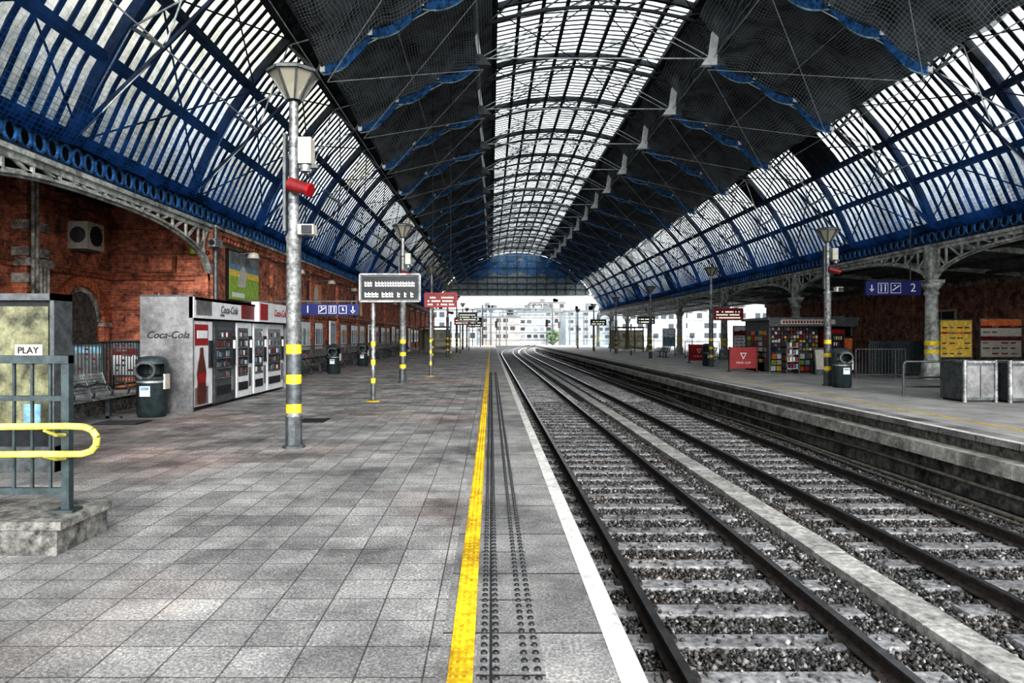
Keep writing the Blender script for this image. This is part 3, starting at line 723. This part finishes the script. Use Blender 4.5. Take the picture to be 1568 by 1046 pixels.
# ---------------------------------------------------------------- lamp posts
M_glass,nt,bb=newmat('lantern_glass')
out=nt.nodes['Material Output']; tr=N(nt,'ShaderNodeBsdfTransparent',Color=(.8,.78,.7,1)); df=N(nt,'ShaderNodeBsdfDiffuse',Color=(.42,.40,.33,1)); mx=N(nt,'ShaderNodeMixShader'); mx.inputs[0].default_value=.6
nt.links.new(tr.outputs[0],mx.inputs[1]); nt.links.new(df.outputs[0],mx.inputs[2]); nt.links.new(mx.outputs[0],out.inputs[0])
def lantern(b,x,y,z):
    b.cyl((x,y,z),(x,y,z+.08),.05,dgal,8)
    n=8
    b.lathe(x,y,[(.10,z+.08),(.33,z+.44)],M_glass,n,False); b.lathe(x,y,[(.0,z+.08),(.11,z+.08)],dgal,n,False)
    b.lathe(x,y,[(.33,z+.44),(.38,z+.44),(.38,z+.48),(.28,z+.53),(0,z+.55)],dgal,n,False); b.lathe(x,y,[(0,z+.45),(.33,z+.45)],dgal,n,False)
    for i in range(n):
        t=2*math.pi*(i+.5)/n; b.beam((x+.105*math.cos(t),y+.105*math.sin(t),z+.08),(x+.34*math.cos(t),y+.34*math.sin(t),z+.45),.03,.03,dgal)
    b.cyl((x,y,z+.1),(x,y,z+.32),.06,cream,8)
def lamp(x,y,h=5.0,extras=0,r=.11):
    b=B()
    b.lathe(x,y,[(0,0),(.16,0),(.16,.03),(r+.012,.05),(r+.012,.45)],dgal,8,False)
    b.lathe(x,y,[(r,.3),(r,2.95),(r*1.1,2.97),(r*1.1,3.03),(.075,3.08),(.065,h)],galv,12)
    for z in(.5,.92,1.35): b.lathe(x,y,[(r+.006,z),(r+.006,z+.13)],yband,14)
    for z in(.63,1.05): b.lathe(x,y,[(r+.004,z),(r+.004,z+.28)],dgal,14)
    for z in(3.5,4.3): b.lathe(x,y,[(.08,z),(.08,z+.06)],dgal,12)
    lantern(b,x,y,h-.05)
    if extras:
        b.box(x+.1,x+.28,y-.14,y+.1,4.05,4.42,cream); b.box(x+.05,x+.12,y-.05,y+.05,4.1,4.36,dgal); b.cyl((x+.2,y-.12,4.02),(x+.2,y-.12,3.93),.07,galv,10)
        b.box(x+.1,x+.36,y-.06,y+.03,4.0,4.05,dgal)
        b.cyl((x-.02,y-.13,3.75),(x+.26,y-.2,3.66),.1,redd,14,.085)
        b.cyl((x+.26,y-.2,3.66),(x+.3,y-.21,3.645),.095,red,14)
        b.beam((x,y,3.7),(x,y-.13,3.74),.05,.05,dgal)
        b.box(x+.14,x+.36,y-.3,y-.1,3.02,3.16,cream); b.box(x+.2,x+.34,y-.34,y-.3,3.03,3.14,blk); b.beam((x,y,3.05),(x+.25,y-.2,3.02),.04,.04,dgal)
        b.box(x-.14,x-.1,y-.06,y+.06,3.1,4.5,dgal)
    b.obj('platform_lamp_post')
lamp(-2.83,9.8,4.95,1,.105)
lamp(-3.02,23.4,4.95,1); 
for y in(38,52,66,80,94): lamp(-3.3,y,5.0)
lamp(10.85,22,4.6,1)
for y in(35.5,49,62.5,76,90): lamp(11.45,y,4.7)
for y in(38,52,66):
    b=B(); b.cyl((-3.22,y-.12,3.4),(-2.85,y-.2,3.34),.09,redd,12,.11); b.obj('loudspeaker')
# ---------------------------------------------------------------- displays and signs
def display(px,y,x0,x1,z0,z1,frame,nrow,name='departure_display',post=True):
    b=B(); b.box(x0,x1,y-.12,y+.12,z0,z1,frame); b.box(x0+.05,x1-.05,y-.13,y-.12,z0+.05,z1-.05,blk if frame is not red else redd)
    fm=galv if frame is not red else red
    b.box(x0,x1,y-.16,y-.12,z1-.02,z1+.02,fm); b.box(x0,x1,y-.16,y-.12,z0-.02,z0+.02,fm); b.box(x0-.02,x0+.02,y-.16,y-.12,z0,z1,fm); b.box(x1-.02,x1+.02,y-.16,y-.12,z0,z1,fm)
    h=(z1-z0-.14)/nrow
    for r_ in range(nrow):
        x=x0+.12; zz=z1-.1-(r_+.75)*h
        while x<x1-.15:
            w=random.uniform(.03,.07)
            if random.random()<.82:
                for q in(0,.45): b.box(x,x+w,y-.14,y-.13,zz+q*h*.5,zz+q*h*.5+h*.12,led)
                b.box(x,x+.015,y-.14,y-.13,zz,zz+h*.45,led)
            x+=w+.02
    if post:
        b.cyl((px,y,0),(px,y,z0),.055,galv,12); b.cyl((px,y,0),(px,y,.02),.16,yellowp,12)
        for z in(.45,.9,1.35): b.cyl((px,y,z),(px,y,z+.12),.06,yband,12)
        b.cyl((px,y,.02),(px,y,.4),.062,dgal,12)
    return b.obj(name)
display(-2.88,16.7,-3.18,-1.72,2.44,3.1,dgal,2)
display(-2.4,27.2,-2.62,-1.35,2.75,3.3,red,3)
display(11.45,35.9,11.7,13.2,2.45,3.05,red,3,post=False)
display(-2.7,46,-2.2,-.9,2.6,3.2,dgal,3)
display(11.5,56,12,13.4,2.6,3.2,dgal,2)
display(-2.7,60,-3.2,-1.9,2.6,3.2,red,2)
display(-2.4,75,-2.6,-1.0,2.6,3.3,dgal,2)
display(10.6,70,10.2,11.8,2.7,3.3,dgal,2)
def sign(x0,x1,y,z0,z1):
    b=B(); b.box(x0,x1,y,y+.08,z0,z1,blue)
    h=z1-z0
    def arrow(cx):
        zc=(z0+z1)/2; b.box(cx-.02,cx+.02,y-.01,y,zc-.1,zc+.12,white); b.prism([(cx-.09,zc-.03),(cx,zc-.14),(cx+.09,zc-.03)],'y',y-.01,y,white)
    def icon(cx,k):
        zc=(z0+z1)/2; q=h*.36; b.box(cx-q,cx+q,y-.01,y,zc-q,zc+q,white); b.box(cx-q+.02,cx+q-.02,y-.015,y-.01,zc-q+.02,zc+q-.02,blue)
        if k==0:
            b.beam((cx-q*.7,y-.018,zc-q*.5),(cx+q*.7,y-.018,zc+q*.5),.005,.04,white); b.cyl((cx-q*.2,y-.02,zc+q*.5),(cx-q*.2,y-.014,zc+q*.5),.03,white,8)
        elif k==1:
            for s in(-.4,.4): b.box(cx+s*q-.02,cx+s*q+.02,y-.02,y-.015,zc-q*.7,zc+q*.3,white); b.cyl((cx+s*q,y-.02,zc+q*.55),(cx+s*q,y-.014,zc+q*.55),.03,white,8)
        else:
            b.box(cx-.02,cx+.03,y-.02,y-.015,zc-q*.2,zc+q*.5,white); b.box(cx-.02,cx+q*.5,y-.02,y-.015,zc-q*.3,zc-q*.15,white)
    return b,arrow,icon
b,ar,ic=sign(-6.55,-4.55,23.5,2.32,2.70)
ar(-4.75); ic(-5.1,2); ic(-5.45,1); ic(-5.8,0)
b.beam((-8.6,23.55,2.8),(-4.6,23.55,2.8),.05,.05,dgal)
for x in(-6.3,-4.8): b.beam((x,23.55,2.7),(x,23.55,2.8),.04,.04,dgal)
o=b.obj('platform_sign'); text('1',.36,(-6.3,23.48,2.51),'-y',white,o)
b,ar,ic=sign(13.3,15.25,24.2,3.05,3.55)
ar(13.5); ic(13.9,1); ic(14.35,0)
b.beam((13.4,24.25,3.6),(16.2,25.3,3.6),.05,.05,dgal); b.beam((14.9,24.25,3.55),(14.9,24.25,5.6),.03,.03,dgal); b.beam((13.6,24.25,3.55),(13.6,24.25,3.62),.03,.03,dgal)
o=b.obj('platform_sign'); text('2',.42,(14.95,24.17,3.3),'-y',white,o)
# ---------------------------------------------------------------- right platform things
def redstand(x0,x1,y):
    b=B(); b.box(x0,x1,y,y+.08,.15,1.1,red); b.box(x0,x0+.06,y-.02,y+.1,0,1.12,redd); b.box(x1-.06,x1,y-.02,y+.1,0,1.12,redd)
    for x in(x0+.03,x1-.03): b.box(x-.04,x+.04,y-.25,y+.3,0,.05,dgal)
    cx=(x0+x1)/2; b.prism([(cx-.15,.85),(cx+.15,.85),(cx,.55)],'y',y-.012,y,white); b.prism([(cx-.09,.81),(cx+.09,.81),(cx,.63)],'y',y-.02,y-.012,red)
    o=b.obj('red_barrier_panel'); text('MIND GAP',.14,(cx,y-.01,.4),'-y',white,o)
redstand(10.68,11.95,30.6); redstand(11.75,12.95,40.5)
b=B(); x0,x1,y0,y1=12.3,16.0,30.2,33.0
b.box(x0,x1,y0+.5,y1,0,.9,dgal); b.box(x0,x0+.08,y0,y1,0,2.35,dgal); b.box(x1-.08,x1,y0,y1,0,2.35,dgal); b.box(x0,x1,y1-.08,y1,0,2.35,dgal)
b.box(x0-.15,x1+.15,y0-.25,y1+.1,2.3,2.42,silver); b.box(x0-.1,x1+.1,y0-.27,y0-.25,2.02,2.42,dgal); b.box(x0+.4,x1-.9,y0-.28,y0-.27,2.12,2.32,cream)
for q in range(16):
    if random.random()<.8: b.box(x0+.5+q*.13,x0+.58+q*.13,y0-.29,y0-.28,2.16,2.28,redd)
cols=[redd,ylw,white,silver,dgal,orange,silver,cream,blue,brown,sky_b,white,green,red]
b.box(x0+.1,x0+2.4,y0+.5,y0+.55,.9,2.1,blk)
for r_ in range(6):
    b.box(x0+.1,x0+2.4,y0+.42,y0+.5,.94+r_*.18,.96+r_*.18,dgal)
    for q in range(16):
        x=x0+.15+q*.14; zz=.96+r_*.18
        if random.random()<.9: b.box(x,x+.1,y0+.40,y0+.5,zz,zz+random.uniform(.09,.15),random.choice(cols))
for r_ in range(3):
    for q in range(9): b.box(x0+.15+q*.25,x0+.36+q*.25,y0+.15-.05*r_,y0+.4,.05+r_*.27,.27+r_*.27,random.choice(cols))
b.box(x0+2.5,x0+3.3,y0-.1,y0+.5,0,1.9,red); b.box(x0+2.56,x0+3.24,y0-.12,y0-.1,.3,1.7,glassd)
for r_ in range(5):
    for q in range(6):
        if random.random()<.8: b.box(x0+2.6+q*.1,x0+2.66+q*.1,y0-.135,y0-.12,.4+r_*.26,.55+r_*.26,random.choice(cols))
for r_ in range(6):
    for q in range(5): b.box(x0-.05,x0,y0+.3+q*.45,y0+.62+q*.45,.4+r_*.25,.58+r_*.25,random.choice(cols))
b.box(x1-.4,x1,y0,y0+.5,.2,1.6,blk); b.box(x1-.38,x1-.02,y0-.02,y0,.7,1.5,orange)
b.obj('newspaper_kiosk')
b=B(); 
for k in range(4):
    x=12.55; b.box(x,x+.55,29.0,29.5,.2+k*.3,.24+k*.3,galv)
    for q in range(4): b.box(x+.03+q*.13,x+.12+q*.13,29.02,29.2,.24+k*.3,.42+k*.3,random.choice(cols))
for x in(12.55,13.07): b.box(x,x+.04,29.0,29.5,0,1.4,dgal)
b.obj('magazine_rack')
def aboard(x,y,m):
    b=B(); b.beam((x,y,0),(x,y+.2,1.1),.6,.03,dgal); b.beam((x,y+.45,0),(x,y+.22,1.1),.6,.03,dgal)
    b.beam((x,y+.0,.2),(x,y+.155,1.02),.5,.02,m); b.obj('sandwich_board')
aboard(13.9,28.6,cream); aboard(14.9,28.9,redd)
b=B()
for i in range(30): b.box(15.4+i*.085-.15,15.4+i*.085-.09,27.5,27.54,.1,1.4,greenst)
b.box(15.2,17.9,27.48,27.56,1.3,1.36,greenst); b.box(15.2,17.9,27.48,27.56,.1,.16,greenst)
for x in(15.2,16.5,17.85): b.box(x,x+.06,27.48,27.56,0,1.5,greenst)
b.obj('metal_fence')
b=B(); railing(b,(14.0,26.2,0),(15.9,26.2,0),1.1,dgal,.12); b.obj('metal_railing')
b=B(); railing(b,(13.5,47.5,0),(15.9,47.5,0),1.2,dgal,.15); b.obj('metal_railing')
bench(17.5,34,4,-1); bench(14.3,44,4,-1); bench(12.9,50,4,-1)
notice(17.2,18.5,26.2,.75,2.25,[(ylw,4),(orange,.4),(ylw,2)],'poster_board')
notice(18.75,20.4,26.2,.75,2.3,[(cream,2),(redd,.5),(cream,1),(redd,.3),(orange,.8)],'poster_board')
notice(14.2,15.4,40.0,.8,2.2,[(white,3),(redd,1),(white,1)],'poster_board')
notice(13.6,14.6,54.0,.8,2.2,[(sky_b,2),(white,2)],'poster_board')
b=B(); b.box(19.0,19.9,23.6,24.3,0,1.75,dgal); b.box(19.1,19.8,23.58,23.6,.8,1.6,glassd); b.box(19.1,19.8,23.57,23.58,1.62,1.72,blue); b.box(19.15,19.5,23.55,23.58,.9,1.2,cream); b.obj('ticket_machine')
def cabinet(x,y,w):
    b=B(); b.box(x,x+w,y,y+.9,.05,.95,dgal); b.box(x-.03,x+w+.03,y-.03,y+.93,.95,1.0,galv); b.box(x+.05,x+w-.05,y-.012,y,.12,.88,silver)
    b.box(x+w*.49,x+w*.51,y-.02,y-.012,.12,.88,blk)
    b.cyl((x,y,0),(x,y,1.02),.05,galv,10); b.cyl((x+w,y,0),(x+w,y,1.02),.05,galv,10); b.box(x+.05,x+w-.05,y+.03,y+.87,0,.05,blk)
    b.obj('steel_cabinet')
cabinet(11.45,16.5,.75); cabinet(12.4,16.3,1.2); 
b=B()
b.tube([(11.0,18.2,0),(11.0,18.2,.85),(11.05,18.2,.92),(12.6,18.2,.92),(12.65,18.2,.85),(12.65,18.2,0)],.03,dgal,8)
b.tube([(11.0,18.2,.5),(12.65,18.2,.5)],.025,dgal,8)
b.tube([(11.0,18.2,.25),(12.65,18.2,.25)],.025,dgal,8)
b.obj('tubular_barrier')
b=B(); b.box(-3.6,-3.1,12.6,13.2,0,.012,blk); b.box(-3.57,-3.13,12.63,13.17,.012,.016,blk); b.obj('drain_cover')
b=B(); b.box(-7.2,-6.4,12.3,12.9,0,.012,blk); b.box(-7.15,-6.45,12.35,12.85,.012,.016,dgal); b.obj('drain_cover')
for x,y,z0 in((12.7,35.9,3.07),(12.0,35.9,3.07),(-1.6,27.2,3.32),(-2.3,27.2,3.32)):
    b=B(); b.cyl((x,y,z0),(x,y,CZ+math.sqrt(R*R-(x-CX)**2)-.1),.015,blk,5); b.obj('hanging_cable')
b=B()
for x in(2.23,5.7):
    for z in(6.7,7.5): b.tube([(x,y,z+(.15*math.cos((y-2.8)/22.6*2*math.pi) if z>7 else 0)) for y in np.arange(14,150,4.5)],.008,blk,4)
b.obj('overhead_wires')
for x,y in((-3,112),(-2.5,125),(-1.0,140),(14,112),(18,128),(23,145)):
    b=B(); b.cyl((x,y,-1.1 if y>118 else 0),(x,y,6),.08,dgal,8); b.box(x-.3,x+.3,y-.15,y+.15,5.95,6.1,dgal); b.obj('outdoor_lamp_mast')
for y,xa,xb in((122,-1.5,11),(138,0,14),(156,2,18),(176,4,24)):
    b=B()
    for x in(xa,xb): b.box(x-.15,x+.15,y-.12,y+.12,-1.1,7.2,dgal)
    for z in(6.3,7.1): b.box(xa,xb,y-.08,y+.08,z-.07,z+.07,dgal)
    n=int((xb-xa)/.9)
    for i in range(n):
        u0=xa+(xb-xa)*i/n;u1=xa+(xb-xa)*(i+1)/n; b.beam((u0,y,6.3 if i%2 else 7.1),(u1,y,7.1 if i%2 else 6.3),.05,.06,dgal)
    for q in(.3,.6): x=xa+(xb-xa)*q; b.box(x-.03,x+.03,y-.03,y+.03,5.0,6.3,dgal); b.box(x-.5,x+.1,y-.03,y+.03,5.2,5.26,galv)
    b.obj('overhead_line_gantry')
for x,y in((-1.6,104),(1.0,128),(9.5,116),(13.5,135)):
    b=B(); b.cyl((x,y,-1.1 if x>-.5 else 0),(x,y,3.8),.07,dgal,8); b.box(x-.22,x+.22,y-.1,y+.1,3.2,4.4,blk)
    b.cyl((x,y-.13,3.5),(x,y-.1,3.5),.1,red,12); b.cyl((x,y-.13,4.0),(x,y-.1,4.0),.1,greenst,12); b.obj('railway_signal')
def building(x0,x1,y,h,mat,fl,name='office_building'):
    b=B(); b.box(x0,x1,y,y+20,-1.12,h,mat); b.box(x0-.3,x1+.3,y-.3,y+20.3,h,h+.4,dgal)
    fh=(h)/fl
    for i in range(fl):
        b.box(x0,x1,y-.15,y,i*fh+.1,i*fh+.5,silver)
        x=x0+.8
        while x<x1-1.5: b.box(x,x+1.5,y-.1,y,i*fh+1,i*fh+fh*.85,bld3 if random.random()<.4 else glassd); x+=2.2
    for q in range(4):
        x=random.uniform(x0+2,x1-3); b.box(x,x+2,y+3,y+6,h+.4,h+.4+random.uniform(.8,2.4),random.choice([bld1,bld3,dgal]))
    b.obj(name)
building(-20,-4,196,9,bld1,3); building(-3.5,9,215,7.5,bld2,3); building(9.5,22,236,10,bld1,4); building(22.5,36,205,9,bld3,4); building(37,56,196,11,bld1,4); building(-42,-21,190,12,bld1,4); building(57,92,206,12,bld1,4); building(-6,14,260,12,bld3,5); building(16,30,275,15,bld2,5); building(93,140,200,13,bld1,4)
b=B()
for k in range(34):
    x=15+random.uniform(-1.2,1.2);y=165+random.uniform(-1.2,1.2);z=1.6+random.uniform(-1.6,1.6); r=random.uniform(.3,.65)
    b.lathe(x,y,[(0,z-r),(r*.7,z-r*.6),(r,z),(r*.7,z+r*.6),(0,z+r)],leaf,7)
b.cyl((15,165,-1.1),(15,165,1.5),.2,brown,8); b.obj('tree')
for (x,y) in((12.2,66),(-6.5,62)):
    b=B(); 
    for dx in(0,2.5):
        for dy in(0,4): b.box(x+dx,x+dx+.08,y+dy,y+dy+.08,0,2.4,dgal)
    b.box(x-.1,x+2.7,y-.1,y+4.2,2.4,2.5,dgal); b.box(x+.04,x+.05,y,y+4,.3,2.2,M_glass); b.box(x+2.5,x+2.52,y,y+4,.3,2.2,M_glass); b.box(x,x+2.5,y+4,y+4.03,.3,2.2,M_glass)
    b.obj('waiting_shelter')
b=B(); railing(b,(18,61,0),(18,100,0),1.6,dgal,.4); b.obj('metal_railing')
# ---------------------------------------------------------------- world, light, camera
w=bpy.data.worlds.new('overcast_sky'); sc.world=w; w.use_nodes=True; bg=w.node_tree.nodes['Background']
bg.inputs[0].default_value=(.96,.98,1,1); bg.inputs[1].default_value=2.1
s=bpy.data.lights.new('soft_fill_sun','SUN'); s.energy=2.5; s.angle=math.radians(25); s.color=(1,.98,.95)  # added soft fill from behind the camera; the sky itself is overcast
so=bpy.data.objects.new('soft_fill_sun',s); sc.collection.objects.link(so); so.rotation_euler=(math.radians(72),0,math.radians(14))
cam=bpy.data.cameras.new('camera'); co=bpy.data.objects.new('camera',cam); sc.collection.objects.link(co)
cam.sensor_width=36; cam.lens=24; cam.shift_x=33/1600; cam.shift_y=-8.5/1600; cam.clip_end=1500; cam.clip_start=.05
co.location=(0,0,1.6); co.rotation_euler=(math.pi/2,0,0); sc.camera=co
sc.view_settings.view_transform='Standard'
try: sc.view_settings.look='High Contrast'
except Exception as e: print(e)
sc.view_settings.exposure=0.42
